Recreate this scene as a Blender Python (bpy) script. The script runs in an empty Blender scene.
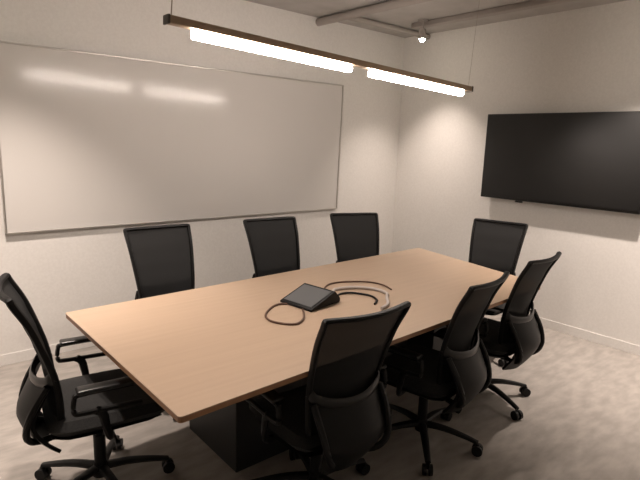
import bpy, bmesh, math, random
from mathutils import Vector, Matrix
random.seed(4)
S = bpy.context.scene
COL = S.collection
PI = math.pi
WX, WY, CZ = 4.5, 3.95, 2.74        # right wall, whiteboard wall, ceiling height
BX, BY = -1.3, -1.4                 # the walls behind the viewer

# ------------------------------------------------------------------ camera
cd = bpy.data.cameras.new('camera'); cam = bpy.data.objects.new('camera', cd); COL.objects.link(cam)
RM = Matrix(((0.7633011, 0.0968089, -0.6387483), (-0.6452291, 0.1638447, -0.7462133), (0.0324154, 0.9817243, 0.1875268)))
cam.matrix_world = Matrix.Translation((0, 0, 1.6)) @ RM.to_4x4()
cd.sensor_fit = 'HORIZONTAL'; cd.sensor_width = 36; cd.lens = 514.65 / 640 * 36
cd.clip_start = 0.05
S.camera = cam
# ------------------------------------------------------------------ exposure, world
S.view_settings.view_transform = 'Standard'; S.view_settings.look = 'None'
S.view_settings.gamma = 1; S.view_settings.use_curve_mapping = False
S.view_settings.exposure = 1.25
w = bpy.data.worlds.new('world'); S.world = w; w.use_nodes = True
w.node_tree.nodes['Background'].inputs[0].default_value = (1, 0.85, 0.72, 1)
w.node_tree.nodes['Background'].inputs[1].default_value = 0.02
WARM = (1.0, 0.85, 0.755)
TUBE = 26.0           # strength of the pendant diffusers
SPOT = 66.0           # watts of one ceiling spot

# ------------------------------------------------------------------ materials
def mat(name, col, rough=0.5, metal=0.0, spec=0.5):
    m = bpy.data.materials.new(name); m.use_nodes = True
    b = m.node_tree.nodes['Principled BSDF']
    b.inputs['Base Color'].default_value = (*col, 1); b.inputs['Roughness'].default_value = rough
    b.inputs['Metallic'].default_value = metal; b.inputs['Specular IOR Level'].default_value = spec
    return m
def noise(m, scale, c0, c1, detail=4, stretch=(1, 1, 1), lo=0.35, hi=0.65, bump=0.0, rot=0):
    nt = m.node_tree; N = nt.nodes; L = nt.links; b = N['Principled BSDF']
    tc = N.new('ShaderNodeTexCoord'); mp = N.new('ShaderNodeMapping'); mp.inputs['Scale'].default_value = stretch
    mp.inputs['Rotation'].default_value = (0, 0, rot)
    nz = N.new('ShaderNodeTexNoise'); nz.inputs['Scale'].default_value = scale; nz.inputs['Detail'].default_value = detail
    rp = N.new('ShaderNodeValToRGB'); rp.color_ramp.elements[0].position = lo; rp.color_ramp.elements[1].position = hi
    rp.color_ramp.elements[0].color = (*c0, 1); rp.color_ramp.elements[1].color = (*c1, 1)
    L.new(tc.outputs['Object'], mp.inputs[0]); L.new(mp.outputs[0], nz.inputs['Vector']); L.new(nz.outputs[0], rp.inputs[0])
    L.new(rp.outputs[0], b.inputs['Base Color'])
    if bump:
        bp = N.new('ShaderNodeBump'); bp.inputs['Strength'].default_value = bump; bp.inputs['Distance'].default_value = 0.01
        L.new(nz.outputs[0], bp.inputs['Height']); L.new(bp.outputs[0], b.inputs['Normal'])
    return m
def emit(name, col, s):
    m = mat(name, (0.9, 0.9, 0.9)); b = m.node_tree.nodes['Principled BSDF']
    b.inputs['Emission Color'].default_value = (*col, 1); b.inputs['Emission Strength'].default_value = s
    return m
M_wall = noise(mat('wall_paint', (0.72, 0.70, 0.67), 0.85), 60, (0.70, 0.68, 0.65), (0.74, 0.72, 0.69), bump=0.015)
M_ceil = noise(mat('ceiling_paint', (0.42, 0.40, 0.38), 0.9), 5, (0.40, 0.38, 0.36), (0.45, 0.43, 0.41))
M_board = mat('whiteboard_enamel', (0.60, 0.58, 0.555), 0.15, 0, 0.33)
M_alu = mat('aluminium_trim', (0.55, 0.53, 0.50), 0.35, 0.8)
M_base = mat('baseboard_paint', (0.66, 0.64, 0.61), 0.6)
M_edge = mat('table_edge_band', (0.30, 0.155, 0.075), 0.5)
M_black = mat('black_plastic', (0.006, 0.006, 0.006), 0.5, 0, 0.25)
M_satin = mat('black_satin', (0.009, 0.009, 0.009), 0.3, 0, 0.45)
M_plinth = mat('black_laminate', (0.018, 0.018, 0.018), 0.5)
M_fabric = noise(mat('seat_fabric', (0.015, 0.015, 0.015), 0.95), 220, (0.010, 0.010, 0.010), (0.022, 0.022, 0.021), bump=0.2)
M_screen = mat('glass_screen', (0.016, 0.016, 0.016), 0.42, 0, 0.35)
M_tablet = mat('tablet_glass', (0.11, 0.115, 0.12), 0.3)
M_bronze = mat('pendant_metal', (0.30, 0.22, 0.15), 0.4, 0.5)
M_dark = mat('dark_metal', (0.05, 0.045, 0.04), 0.5, 0.5)
M_duct = mat('duct_paint', (0.34, 0.31, 0.285), 0.7)
M_cord = mat('brown_cord', (0.10, 0.05, 0.03), 0.5)
M_grey = mat('grey_cord', (0.50, 0.45, 0.42), 0.5)
M_tube = emit('pendant_diffuser', (1.0, 0.87, 0.78), TUBE)
M_lens = emit('spot_lens', (1.0, 0.9, 0.72), 40)
M_steel = mat('wire_steel', (0.3, 0.26, 0.22), 0.4, 0.8)
# wood laminate: fine straight grain along the table
M_wood = noise(mat('oak_laminate', (0.55, 0.40, 0.28), 0.42, 0, 0.4), 6, (0.41, 0.303, 0.217), (0.45, 0.332, 0.239), 6, (0.25, 7, 1), 0.25, 0.75)
# carpet tiles: blurred bands of grey and beige, bent per tile by a coarse noise
M_carpet = mat('carpet', (0.3, 0.27, 0.24), 0.98, 0, 0.1)
def carpet(m):
    nt = m.node_tree; N = nt.nodes; L = nt.links; b = N['Principled BSDF']
    tc = N.new('ShaderNodeTexCoord')
    def nz(scale, st, det):
        mp = N.new('ShaderNodeMapping'); mp.inputs['Scale'].default_value = st
        n = N.new('ShaderNodeTexNoise'); n.inputs['Scale'].default_value = scale; n.inputs['Detail'].default_value = det
        L.new(tc.outputs['Object'], mp.inputs[0]); L.new(mp.outputs[0], n.inputs['Vector']); return n
    a = nz(6.5, (1, 2.6, 1), 6); f = nz(400, (1, 1, 1), 2)
    r = N.new('ShaderNodeValToRGB'); r.color_ramp.elements[0].position = 0.36; r.color_ramp.elements[1].position = 0.66
    r.color_ramp.elements[0].color = (0.335, 0.312, 0.285, 1); r.color_ramp.elements[1].color = (0.43, 0.395, 0.36, 1)
    mx = N.new('ShaderNodeMixRGB'); mx.blend_type = 'MULTIPLY'; mx.inputs[0].default_value = 0.35
    L.new(a.outputs[0], r.inputs[0]); L.new(r.outputs[0], mx.inputs[1]); L.new(f.outputs[0], mx.inputs[2])
    L.new(mx.outputs[0], b.inputs['Base Color'])
    bp = N.new('ShaderNodeBump'); bp.inputs['Strength'].default_value = 0.3; bp.inputs['Distance'].default_value = 0.004
    L.new(f.outputs[0], bp.inputs['Height']); L.new(bp.outputs[0], b.inputs['Normal'])
carpet(M_carpet)
# chair mesh: an open weave, some light passes between the threads
M_mesh = mat('chair_mesh', (0.014, 0.0145, 0.015), 0.85, 0, 0.25)
def weave(m):
    nt = m.node_tree; N = nt.nodes; L = nt.links; b = N['Principled BSDF']; out = N['Material Output']
    tr = N.new('ShaderNodeBsdfTransparent'); mx = N.new('ShaderNodeMixShader'); mx.inputs[0].default_value = 0.02
    L.new(b.outputs[0], mx.inputs[1]); L.new(tr.outputs[0], mx.inputs[2])
    L.new(mx.outputs[0], out.inputs[0])
weave(M_mesh)

# ------------------------------------------------------------------ mesh helpers
def obj(name, bm, m, parent=None, smooth=True, loc=None):
    me = bpy.data.meshes.new(name); bmesh.ops.recalc_face_normals(bm, faces=bm.faces); bm.to_mesh(me); bm.free()
    me.materials.append(m)
    if smooth:
        for p in me.polygons: p.use_smooth = True
        me.set_sharp_from_angle(angle=math.radians(38))
    o = bpy.data.objects.new(name, me); COL.objects.link(o)
    if parent: o.parent = parent
    if loc: o.location = loc
    return o
def tag(o, label, cat, group=None, kind=None):
    o['label'] = label; o['category'] = cat
    if group: o['group'] = group
    if kind: o['kind'] = kind
    return o
def thing(name, label, cat, loc=(0, 0, 0), rz=0, group=None):
    o = bpy.data.objects.new(name, None); COL.objects.link(o); o.empty_display_size = 0.1
    o.location = loc; o.rotation_euler = (0, 0, rz); tag(o, label, cat, group); return o
def struct(name, bm, m, loc=None, parent=None):
    o = obj(name, bm, m, parent, smooth=False, loc=loc)
    if not parent: o['kind'] = 'structure'
    return o
def box(bm, c, s, bev=0.0, seg=2, mtx=None):
    r = bmesh.ops.create_cube(bm, size=1); vs = r['verts']
    bmesh.ops.scale(bm, vec=s, verts=vs)
    if bev:
        es = list({e for v in vs for e in v.link_edges})
        r = bmesh.ops.bevel(bm, geom=es, offset=bev, segments=seg, profile=0.5, affect='EDGES')
        vs = list({v for f in r['faces'] for v in f.verts} | {v for v in vs if v.is_valid})
    if mtx: bmesh.ops.transform(bm, matrix=mtx, verts=vs)
    bmesh.ops.translate(bm, vec=c, verts=vs)
    return vs
def nb(): return bmesh.new()
def B(c, s, bev=0.0, seg=2, mtx=None):
    bm = nb(); box(bm, c, s, bev, seg, mtx); return bm
def catmull(P, n=6, closed=False):
    P = [Vector(p) for p in P]; out = []; N = len(P)
    for i in range(N if closed else N - 1):
        g = (lambda k: P[k % N]) if closed else (lambda k: P[max(0, min(N - 1, k))])
        a, b, c, d = g(i - 1), g(i), g(i + 1), g(i + 2)
        for k in range(n):
            t = k / n
            out.append(0.5 * ((2 * b) + (c - a) * t + (2 * a - 5 * b + 4 * c - d) * t * t + (3 * b - a - 3 * c + d) * t ** 3))
    if not closed: out.append(P[-1])
    return out
def tube(bm, pts, r, seg=8, closed=False, flat=(1, 1), up=Vector((0, 0, 1)), rfun=None):
    pts = [Vector(p) for p in pts]; n = len(pts); rings = []
    for i, p in enumerate(pts):
        a = pts[(i - 1) % n] if (closed or i) else p; b = pts[(i + 1) % n] if (closed or i < n - 1) else p
        t = (b - a).normalized()
        u = up - t * up.dot(t)
        if u.length < 1e-3: u = Vector((0, 1, 0)) - t * t.y
        u.normalize(); s = t.cross(u)
        rr = r * (rfun(i / (n - 1)) if rfun else 1)
        rings.append([bm.verts.new(p + u * (rr * flat[1] * math.sin(q * 2 * PI / seg)) + s * (rr * flat[0] * math.cos(q * 2 * PI / seg))) for q in range(seg)])
    for i in range(n if closed else n - 1):
        A, C = rings[i], rings[(i + 1) % n]
        for q in range(seg): bm.faces.new((A[q], A[(q + 1) % seg], C[(q + 1) % seg], C[q]))
    if not closed: bm.faces.new(rings[0]); bm.faces.new(rings[-1])
    return bm
def cyl(bm, a, b, r, seg=20, r2=None):
    a, b = Vector(a), Vector(b); d = b - a
    m = Matrix.Translation((a + b) / 2) @ d.to_track_quat('Z', 'Y').to_matrix().to_4x4()
    bmesh.ops.create_cone(bm, cap_ends=True, segments=seg, radius1=r, radius2=r if r2 is None else r2, depth=d.length, matrix=m)
    return bm
def grid(bm, fn, nu, nv, thick=None):
    V = [[bm.verts.new(fn(i / nu, j / nv)) for j in range(nv + 1)] for i in range(nu + 1)]
    for i in range(nu):
        for j in range(nv): bm.faces.new((V[i][j], V[i + 1][j], V[i + 1][j + 1], V[i][j + 1]))
    if thick:
        bmesh.ops.recalc_face_normals(bm, faces=bm.faces)
        bmesh.ops.solidify(bm, geom=bm.faces[:], thickness=thick)
    return bm

# ------------------------------------------------------------------ the room
T = 0.12
cx, cy = (BX + WX) / 2, (BY + WY) / 2; lx, ly = WX - BX, WY - BY
struct('floor', B((0, 0, -0.05), (lx + 2 * T, ly + 2 * T, 0.1)), M_carpet, (cx, cy, 0))
struct('ceiling', B((0, 0, 0.05), (lx + 2 * T, ly + 2 * T, 0.1)), M_ceil, (cx, cy, CZ))
struct('wall_far', B((0, 0, 0), (lx + 2 * T, T, CZ)), M_wall, (cx, WY + T / 2, CZ / 2))
struct('wall_right', B((0, 0, 0), (T, ly, CZ)), M_wall, (WX + T / 2, cy, CZ / 2))
struct('wall_near', B((0, 0, 0), (lx + 2 * T, T, CZ)), M_wall, (cx, BY - T / 2, CZ / 2))
struct('wall_left', B((0, 0, 0), (T, ly, CZ)), M_wall, (BX - T / 2, cy, CZ / 2))
struct('baseboard_right', B((0, 0, 0.04), (0.006, ly, 0.08), 0.002), M_wall, (WX - 0.003, cy, 0))
struct('baseboard_far', B((0, 0, 0.04), (lx - 0.006, 0.006, 0.08), 0.002), M_wall, (cx - 0.003, WY - 0.003, 0))

# ------------------------------------------------------------------ lights
def spot(x, y, z, target, watts, angle=110, blend=1.0, name='spot_light'):
    l = bpy.data.lights.new(name, 'SPOT'); l.energy = watts; l.color = WARM; l.spot_size = math.radians(angle)
    l.spot_blend = blend; l.shadow_soft_size = 0.035
    return l
def make_spot(name, label, x, y, aim, watts, group='round ceiling spot lights', angle=88):
    t = thing(name, label, 'light', (x, y, CZ), 0, group)
    obj('mounting_plate', cyl(nb(), (0, 0, -0.012), (0, 0, 0), 0.05), M_duct, t)
    d = (Vector(aim) - Vector((x, y, CZ - 0.14))).normalized()
    c = Vector((0, 0, -0.12))
    obj('stem', cyl(nb(), (0, 0, -0.012), c - d * 0.02, 0.009, 10), M_duct, t)
    bm = nb(); cyl(bm, c - d * 0.04, c + d * 0.045, 0.032, 24); h = obj('lamp_head', bm, M_duct, t)
    bm = nb(); bmesh.ops.create_uvsphere(bm, u_segments=20, v_segments=10, radius=0.027, matrix=Matrix.Translation(c + d * 0.045)); obj('lens', bm, M_lens, h)
    l = spot(0, 0, 0, aim, watts, angle)
    lo = bpy.data.objects.new('spot_lamp', l); COL.objects.link(lo); lo.parent = t
    lo.location = c + d * 0.078; lo.rotation_euler = d.to_track_quat('-Z', 'Y').to_euler()
    return t
make_spot('ceiling_spot', 'small round spot light glowing in the ceiling near the far corner', 3.98, 3.28, (4.15, 3.35, 0), SPOT * 0.68, group=None, angle=88)
for x, y, aim in ((3.85, 1.3, (4.1, 1.6, 0)), (3.85, 0.1, (4.1, 0.1, 0))):
    make_spot('ceiling_spot', 'round spot light in the ceiling along the television wall, above the picture', x, y, aim, SPOT * 1.75, 'spot lights along the television wall')
for x, y, aim in ((0.50, 3.0, (0.6, 3.4, 0)), (-0.8, 3.0, (-0.8, 3.4, 0))):
    make_spot('ceiling_spot', 'round spot light in the ceiling along the whiteboard wall, above the picture', x, y, aim, SPOT * 1.45, 'spot lights along the whiteboard wall')
make_spot('ceiling_spot', 'added unseen spot light above the chair at the left end of the table', 0.35, 2.25, (0.8, 1.75, 0), SPOT * 0.8, group=None)  # added lamp out of view, brightens the left end of the table

# pendant: slim channel with two glowing diffusers, hung on wires over the table
pend = thing('linear_pendant', 'slim linear pendant light with two glowing diffusers hanging over the table', 'light', (2.125, 2.22, 2.032))
pend.rotation_euler = (0, math.radians(2.35), 0)
obj('housing', B((0, 0, 0.015), (2.25, 0.05, 0.034), 0.004), M_bronze, pend)
for x0, x1 in ((-1.01, -0.04), (0.12, 1.04)):
    obj('diffuser', B(((x0 + x1) / 2, 0, -0.022), (x1 - x0, 0.042, 0.042), 0.008), M_tube, pend)
for s in (-1, 1):
    obj('end_cap', B((s * 1.13, 0, 0.014), (0.012, 0.056, 0.040), 0.004), M_dark, pend)
    obj('suspension_wire', cyl(nb(), (s * 1.11, 0, 0.03), (s * 1.11 + 0.028, 0, CZ - 2.035 + s * 0.046), 0.003 if s < 0 else 0.0009, 8), M_steel, pend)
# exposed services under the ceiling near the corner
tag(obj('ceiling_duct', B((0, 0, 0), (0.08, 3.2, 0.045), 0.008), M_duct, loc=(4.05, 1.85, CZ - 0.0235)), 'boxed service rail under the ceiling along the television wall', 'duct')
tag(obj('ceiling_pipe', cyl(nb(), (3.27, 0.2, CZ - 0.04), (3.27, WY - 0.003, CZ - 0.04), 0.035), M_duct), 'pipe under the ceiling running to the whiteboard wall', 'pipe')
tag(obj('ceiling_pipe', cyl(nb(), (3.31, 3.62, CZ - 0.03), (WX - 0.003, 3.62, CZ - 0.03), 0.025), M_duct), 'thinner pipe under the ceiling beside the far corner, running to the television wall', 'pipe')

# ------------------------------------------------------------------ whiteboard
wb = thing('whiteboard', 'wide glossy whiteboard with thin frame on the left wall', 'whiteboard', (2.085, WY - 0.022, 0.922))
wb.rotation_euler = (math.radians(1.35), 0, 0)
W2, H2 = 2.98, 1.235
obj('writing_surface', B((0, 0.004, H2 / 2), (W2 - 0.012, 0.010, H2 - 0.012)), M_board, wb, smooth=False)
bm = nb()
for c, s in (((0, 0, 0.006), (W2, 0.022, 0.012)), ((0, 0, H2 - 0.006), (W2, 0.022, 0.012)), ((-W2 / 2 + 0.006, 0, H2 / 2), (0.012, 0.022, H2)), ((W2 / 2 - 0.006, 0, H2 / 2), (0.012, 0.022, H2))):
    box(bm, c, s, 0.002)
obj('frame', bm, M_alu, wb)

# ------------------------------------------------------------------ television
tv = thing('wall_television', 'large flat black television mounted on the right wall', 'television', (WX, 2.09, 1.13))
TW, TH = 1.39, 0.775
obj('television_body', B((-0.07, 0, TH / 2), (0.045, TW, TH), 0.006), M_satin, tv)
obj('screen', B((-0.0945, 0, TH / 2 + 0.006), (0.004, TW - 0.02, TH - 0.032), 0.001), M_screen, tv)
obj('wall_bracket', B((-0.025, 0, TH / 2), (0.048, 0.5, 0.4), 0.004), M_dark, tv)
obj('sensor_bump', B((-0.085, 0.30, -0.008), (0.02, 0.07, 0.014), 0.004), M_black, tv)

# ------------------------------------------------------------------ table
corners = [(0.636, 1.388), (3.20, 1.49), (3.43, 2.715), (0.618, 2.615)]
tab = thing('conference_table', 'large rectangular oak-topped conference table on black slab base', 'table', (2.0, 2.05, 0))
def top_poly(z, shrink=0.0, rad=0.015):
    out = []; n = 4
    for i in range(n):
        p = Vector(corners[i]); a = Vector(corners[i - 1]); b = Vector(corners[(i + 1) % n])
        r = 0.10 if i == 1 else rad
        u = (a - p).normalized(); v = (b - p).normalized()
        p = p + (u + v) * shrink
        for k in range(7):
            t = k / 6
            q = p + u * r * (1 - t) ** 2 + v * r * t ** 2
            out.append((q.x - 2.0, q.y - 2.05, z))
    return out
def slab(z0, z1, shrink):
    bm = nb(); lo = [bm.verts.new(q) for q in top_poly(z0, shrink)]; hi = [bm.verts.new(q) for q in top_poly(z1, shrink)]
    bm.faces.new(lo); bm.faces.new(hi)
    for i in range(len(lo)): bm.faces.new((lo[i], lo[(i + 1) % len(lo)], hi[(i + 1) % len(lo)], hi[i]))
    return bm
obj('tabletop', slab(0.7385, 0.742, 0.0), M_wood, tab, smooth=False)
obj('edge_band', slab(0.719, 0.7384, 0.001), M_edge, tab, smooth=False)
obj('pedestal', B((-0.62, 0.15, 0.3595), (0.40, 0.50, 0.719), 0.004), M_plinth, tab, smooth=False)
obj('pedestal', B((0.92, 0.145, 0.3595), (0.40, 0.44, 0.719), 0.004), M_plinth, tab, smooth=False)
obj('modesty_panel', B((0.15, 0.15, 0.40), (1.13, 0.03, 0.5), 0.003), M_plinth, tab, smooth=False)

# ------------------------------------------------------------------ chairs
def back_y(z):   # side profile of the backrest, z above the floor
    P = ((0.46, -0.195), (0.60, -0.198), (0.70, -0.212), (0.80, -0.240), (0.90, -0.275), (1.04, -0.340))
    if z <= P[0][0]: return P[0][1]
    for (a, ya), (b, yb) in zip(P, P[1:]):
        if z <= b:
            t = (z - a) / (b - a); t = t * t * (3 - 2 * t) * 0.4 + t * 0.6
            return ya + (yb - ya) * t
    return P[-1][1]
def half_w(z): return 0.158 + 0.048 * min(1, max(0, (z - 0.50) / 0.5))
def back_pt(u, z, off=0.0):     # u from -1 to 1 across; the back wraps forward slightly at its sides
    return Vector((half_w(z) * u, back_y(z) + 0.035 * u * u + off, z))
CH = 'black mesh office chairs around the conference table'
def make_chair():
    t = thing('office_chair', '-', 'chair', (0, 0, 0), 0, CH)
    # star base
    hub = nb(); cyl(hub, (0, 0, 0.07), (0, 0, 0.135), 0.036, 20, 0.03); obj('base_hub', hub, M_black, t)
    for k in range(5):
        a = math.radians(-90 + 72 * k); d = Vector((math.cos(a), math.sin(a), 0)); s = Vector((-d.y, d.x, 0))
        bm = nb(); tube(bm, catmull([d * 0.02 + Vector((0, 0, 0.108)), d * 0.12 + Vector((0, 0, 0.105)), d * 0.22 + Vector((0, 0, 0.088)), d * 0.30 + Vector((0, 0, 0.068))], 4), 0.021, 8, flat=(1, 0.75), rfun=lambda q: 1.15 - 0.45 * q)
        leg = obj('base_leg', bm, M_black, t)
        bm = nb(); c = d * 0.300 + Vector((0, 0, 0.028))
        for sg in (-1, 1):
            cyl(bm, c + s * (0.007 * sg), c + s * (0.024 * sg), 0.028, 18)
        box(bm, c + Vector((0, 0, 0.020)), (0.022, 0.022, 0.028), 0.005)
        obj('caster', bm, M_black, leg)
    bm = nb(); cyl(bm, (0, 0, 0.13), (0, 0, 0.27), 0.026); cyl(bm, (0, 0, 0.27), (0, 0, 0.40), 0.015); obj('gas_column', bm, M_black, t)
    # mechanism and levers
    obj('tilt_mechanism', B((0, -0.03, 0.405), (0.17, 0.26, 0.05), 0.014), M_black, t)
    bm = nb(); tube(bm, catmull([(0.06, 0.02, 0.405), (0.16, 0.03, 0.40), (0.235, 0.035, 0.39)], 4), 0.006, 8); box(bm, (0.245, 0.037, 0.388), (0.05, 0.022, 0.01), 0.004)
    obj('height_lever', bm, M_black, t)
    # seat pan and cushion with a waterfall front
    def seat(z0, th, wx, y0, y1, drop):
        bm = nb()
        def f(u, v, top):
            y = y0 + (y1 - y0) * v; r = min(1, (1 - abs(2 * u - 1)) * 5, 0.15 + v * 6, 0.15 + (1 - v) * 6)
            xw = wx * (0.94 + 0.06 * math.sin(PI * v)) * (1 - 0.14 * max(0, abs(2 * v - 1) - 0.7) / 0.3)
            x = (2 * u - 1) * xw
            z = z0 - drop * max(0, v - 0.75) ** 2 * 16 + 0.012 * (2 * u - 1) ** 2
            e = math.sin(PI / 2 * max(0, r)) * th / 2
            return (x, y, z + (e if top else -e))
        for top in (True, False): grid(bm, lambda u, v: f(u, v, top), 14, 14)
        bmesh.ops.remove_doubles(bm, verts=bm.verts, dist=0.0005)
        es = [e for e in bm.edges if len(e.link_faces) == 1]
        if es: bmesh.ops.bridge_loops(bm, edges=es)
        return bm
    obj('seat_cushion', seat(0.470, 0.072, 0.245, -0.215, 0.265, 0.02), M_fabric, t)
    obj('seat_pan', seat(0.428, 0.034, 0.225, -0.20, 0.235, 0.012), M_black, t)
    # backrest: frame, mesh, lumbar bar, spine
    path = [back_pt(-1, 0.50), back_pt(-1, 0.60), back_pt(-1, 0.70), back_pt(-1, 0.80), back_pt(-1, 0.92), back_pt(-1, 1.010), back_pt(-1, 1.030), back_pt(-0.95, 1.036), back_pt(-0.5, 1.034), back_pt(0, 1.032), back_pt(0.5, 1.034), back_pt(0.95, 1.036),
            back_pt(1, 1.030), back_pt(1, 1.010), back_pt(1, 0.92), back_pt(1, 0.80), back_pt(1, 0.70), back_pt(1, 0.60), back_pt(1, 0.50), back_pt(0.9, 0.465), back_pt(0.4, 0.46), back_pt(-0.4, 0.46), back_pt(-0.9, 0.465)]
    obj('back_frame', tube(nb(), catmull(path, 4, True), 0.0115, 8, closed=True, up=Vector((0, 1, 0)), flat=(1, 1.25)), M_black, t)
    obj('back_mesh', grid(nb(), lambda u, v: back_pt(1.96 * u - 0.98, 0.468 + 0.560 * v, 0.002), 14, 20), M_mesh, t)
    bm = nb(); tube(bm, catmull([back_pt(-1, 0.70, -0.004), back_pt(-0.9, 0.675, -0.022), back_pt(-0.5, 0.655, -0.036), back_pt(0, 0.648, -0.042), back_pt(0.5, 0.655, -0.036), back_pt(0.9, 0.675, -0.022), back_pt(1, 0.70, -0.004)], 6), 0.022, 8, up=Vector((0, 0, 1)), flat=(0.4, 1)); obj('lumbar_bar', bm, M_satin, t)
    def shell(u, v):
        z = 0.33 + 0.33 * v; h = 0.110 + 0.055 * math.sin(min(1, v * 1.8) * PI / 2)
        return (h * (2 * u - 1), -0.215 - 0.10 * math.sin(min(1, v * 1.7) * PI / 2) + 0.045 * (2 * u - 1) ** 2 + 0.16 * max(0, v - 0.55), z)
    obj('back_shell', grid(nb(), shell, 10, 10, 0.014), M_black, t)
    for s in (-1, 1):
        bm = nb(); tube(bm, catmull([(s * 0.05, -0.12, 0.395), (s * 0.10, -0.24, 0.40), (s * 0.150, -0.285, 0.46), (s * 0.168, -0.262, 0.56), (s * 0.172, -0.203, 0.66)], 5), 0.014, 8); obj('back_strut', bm, M_black, t)
    # arms: an open loop under a soft pad
    for s in (-1, 1):
        bm = nb()
        tube(bm, catmull([(s * 0.17, 0.02, 0.425), (s * 0.245, 0.01, 0.43), (s * 0.272, -0.005, 0.47), (s * 0.278, -0.02, 0.55), (s * 0.28, -0.045, 0.575)], 5), 0.014, 8, flat=(1, 1.3))
        tube(bm, catmull([(s * 0.28, 0.13, 0.570), (s * 0.28, 0.0, 0.572), (s * 0.28, -0.10, 0.574), (s * 0.28, -0.124, 0.585), (s * 0.28, -0.120, 0.64), (s * 0.28, -0.095, 0.654), (s * 0.28, 0.10, 0.656)], 5), 0.010, 8, flat=(1.3, 1))
        arm = obj('armrest', bm, M_black, t)
        obj('arm_pad', B((s * 0.275, 0.01, 0.667), (0.058, 0.245, 0.018), 0.008, 3), M_satin, arm)
    return t
def copy_tree(o, parent=None):
    c = o.copy(); COL.objects.link(c)
    if parent: c.parent = parent
    for ch in list(o.children): copy_tree(ch, c)
    return c
proto = make_chair()
R = math.radians
chairs = [  # hub x, hub y, heading (0 = faces the whiteboard), base turn, lift, arm drop, label
    (1.375, 1.585, -4, 20, -0.06, 0, 'black mesh office chair nearest the viewer, on the near side of the table'),
    (2.13, 1.58, 9, 18, -0.06, 0, 'black mesh office chair in the middle of the near side of the table'),
    (2.85, 1.66, 5, -20, -0.05, 0, 'black mesh office chair on the near side, closest to the television wall'),
    (0.64, 2.24, -98, 30, -0.04, 0.0, 'black mesh office chair seen in profile at the left end of the table'),
    (1.31, 2.84, 178, 10, -0.01, 0.09, 'black mesh office chair at the left below the whiteboard, largest of the three there'),
    (2.125, 2.79, 174, 40, -0.01, 0.09, 'black mesh office chair below the middle of the whiteboard, across from the tilted tablet'),
    (2.89, 2.79, 159, 5, -0.025, 0.09, 'black mesh office chair below the right end of the whiteboard, near the corner'),
    (3.50, 2.12, 104, 22, -0.03, 0.09, 'black mesh office chair at the far end of the table, below the television'),
]
for i, (x, y, h, turn, lift, drop, lab) in enumerate(chairs):
    o = proto if i == 0 else copy_tree(proto)
    o.location = (x, y, 0); o.rotation_euler = (0, 0, R(h)); o['label'] = lab; o['group'] = CH
    for ch in o.children:      # the star base stands turned against the seat; seat and arm height are set per chair
        k = ch.name.split('.')[0]
        if k in ('base_leg', 'base_hub'): ch.rotation_euler = (0, 0, R(turn))
        elif k != 'gas_column': ch.location.z = lift - (drop if k == 'armrest' else 0)

# ------------------------------------------------------------------ things on the table
TZ = 0.742
con = thing('conference_console', 'black tilted touch tablet console lying on the table among cables', 'tablet', (1.72, 2.06, TZ), R(8))
bm = nb()
vs = [(-0.13, -0.115, 0.001), (-0.13, 0.115, 0.001), (0.12, 0.10, 0.001), (0.12, -0.10, 0.001), (-0.13, -0.115, 0.014), (-0.13, 0.115, 0.014), (0.06, 0.115, 0.075), (0.06, -0.115, 0.075), (0.12, 0.10, 0.022), (0.12, -0.10, 0.022)]
V = [bm.verts.new(v) for v in vs]
for f in ((0, 1, 2, 3), (0, 1, 5, 4), (4, 5, 6, 7), (6, 7, 9, 8), (8, 9, 3, 2), (0, 4, 7, 9, 3), (1, 5, 6, 8, 2)): bm.faces.new([V[i] for i in f])
bmesh.ops.bevel(bm, geom=bm.edges[:], offset=0.004, segments=2, profile=0.5, affect='EDGES')
obj('console_body', bm, M_black, con)
ang = math.atan2(0.061, 0.19)
obj('touch_screen', B((-0.036, 0, 0.0465), (0.168, 0.20, 0.003), 0.001, 1, Matrix.Rotation(-ang, 4, 'Y')), M_tablet, con)
def cord(name, label, P, m, r, group=None):
    pts = catmull([(x, y, TZ + r + 0.0005 + z) for x, y, z in P], 8)
    return tag(obj(name, tube(nb(), pts, r, 8), m), label, 'cable', group)
cord('cable', 'brown cable looped on the table left of the tablet console', [(1.583, 2.10, 0), (1.54, 2.12, 0), (1.47, 2.09, 0), (1.39, 2.02, 0), (1.36, 1.94, 0), (1.385, 1.87, 0), (1.435, 1.83, 0), (1.50, 1.86, 0), (1.56, 1.93, 0), (1.592, 1.98, 0)], M_cord, 0.0055)
cord('cable', 'dark cable arching on the table behind the tablet console', [(1.90, 2.14, 0), (1.95, 2.22, 0), (2.05, 2.27, 0), (2.17, 2.24, 0), (2.27, 2.16, 0), (2.29, 2.06, 0), (2.26, 1.97, 0)], M_cord, 0.005)
cord('cable', 'black cable running right from the tablet console and bending towards the near chairs', [(1.87, 2.02, 0), (1.93, 2.07, 0), (2.0, 2.06, 0), (2.045, 2.0, 0), (2.06, 1.94, 0), (2.03, 1.87, 0), (1.97, 1.83, 0)], M_black, 0.006)
cord('cable', 'pale grey cable bundle looped on the table right of the tablet console', [(1.89, 2.09, 0), (1.97, 2.15, 0), (2.09, 2.12, 0), (2.17, 2.03, 0), (2.17, 1.93, 0), (2.10, 1.86, 0), (2.02, 1.78, 0), (1.94, 1.75, 0)], M_grey, 0.009)
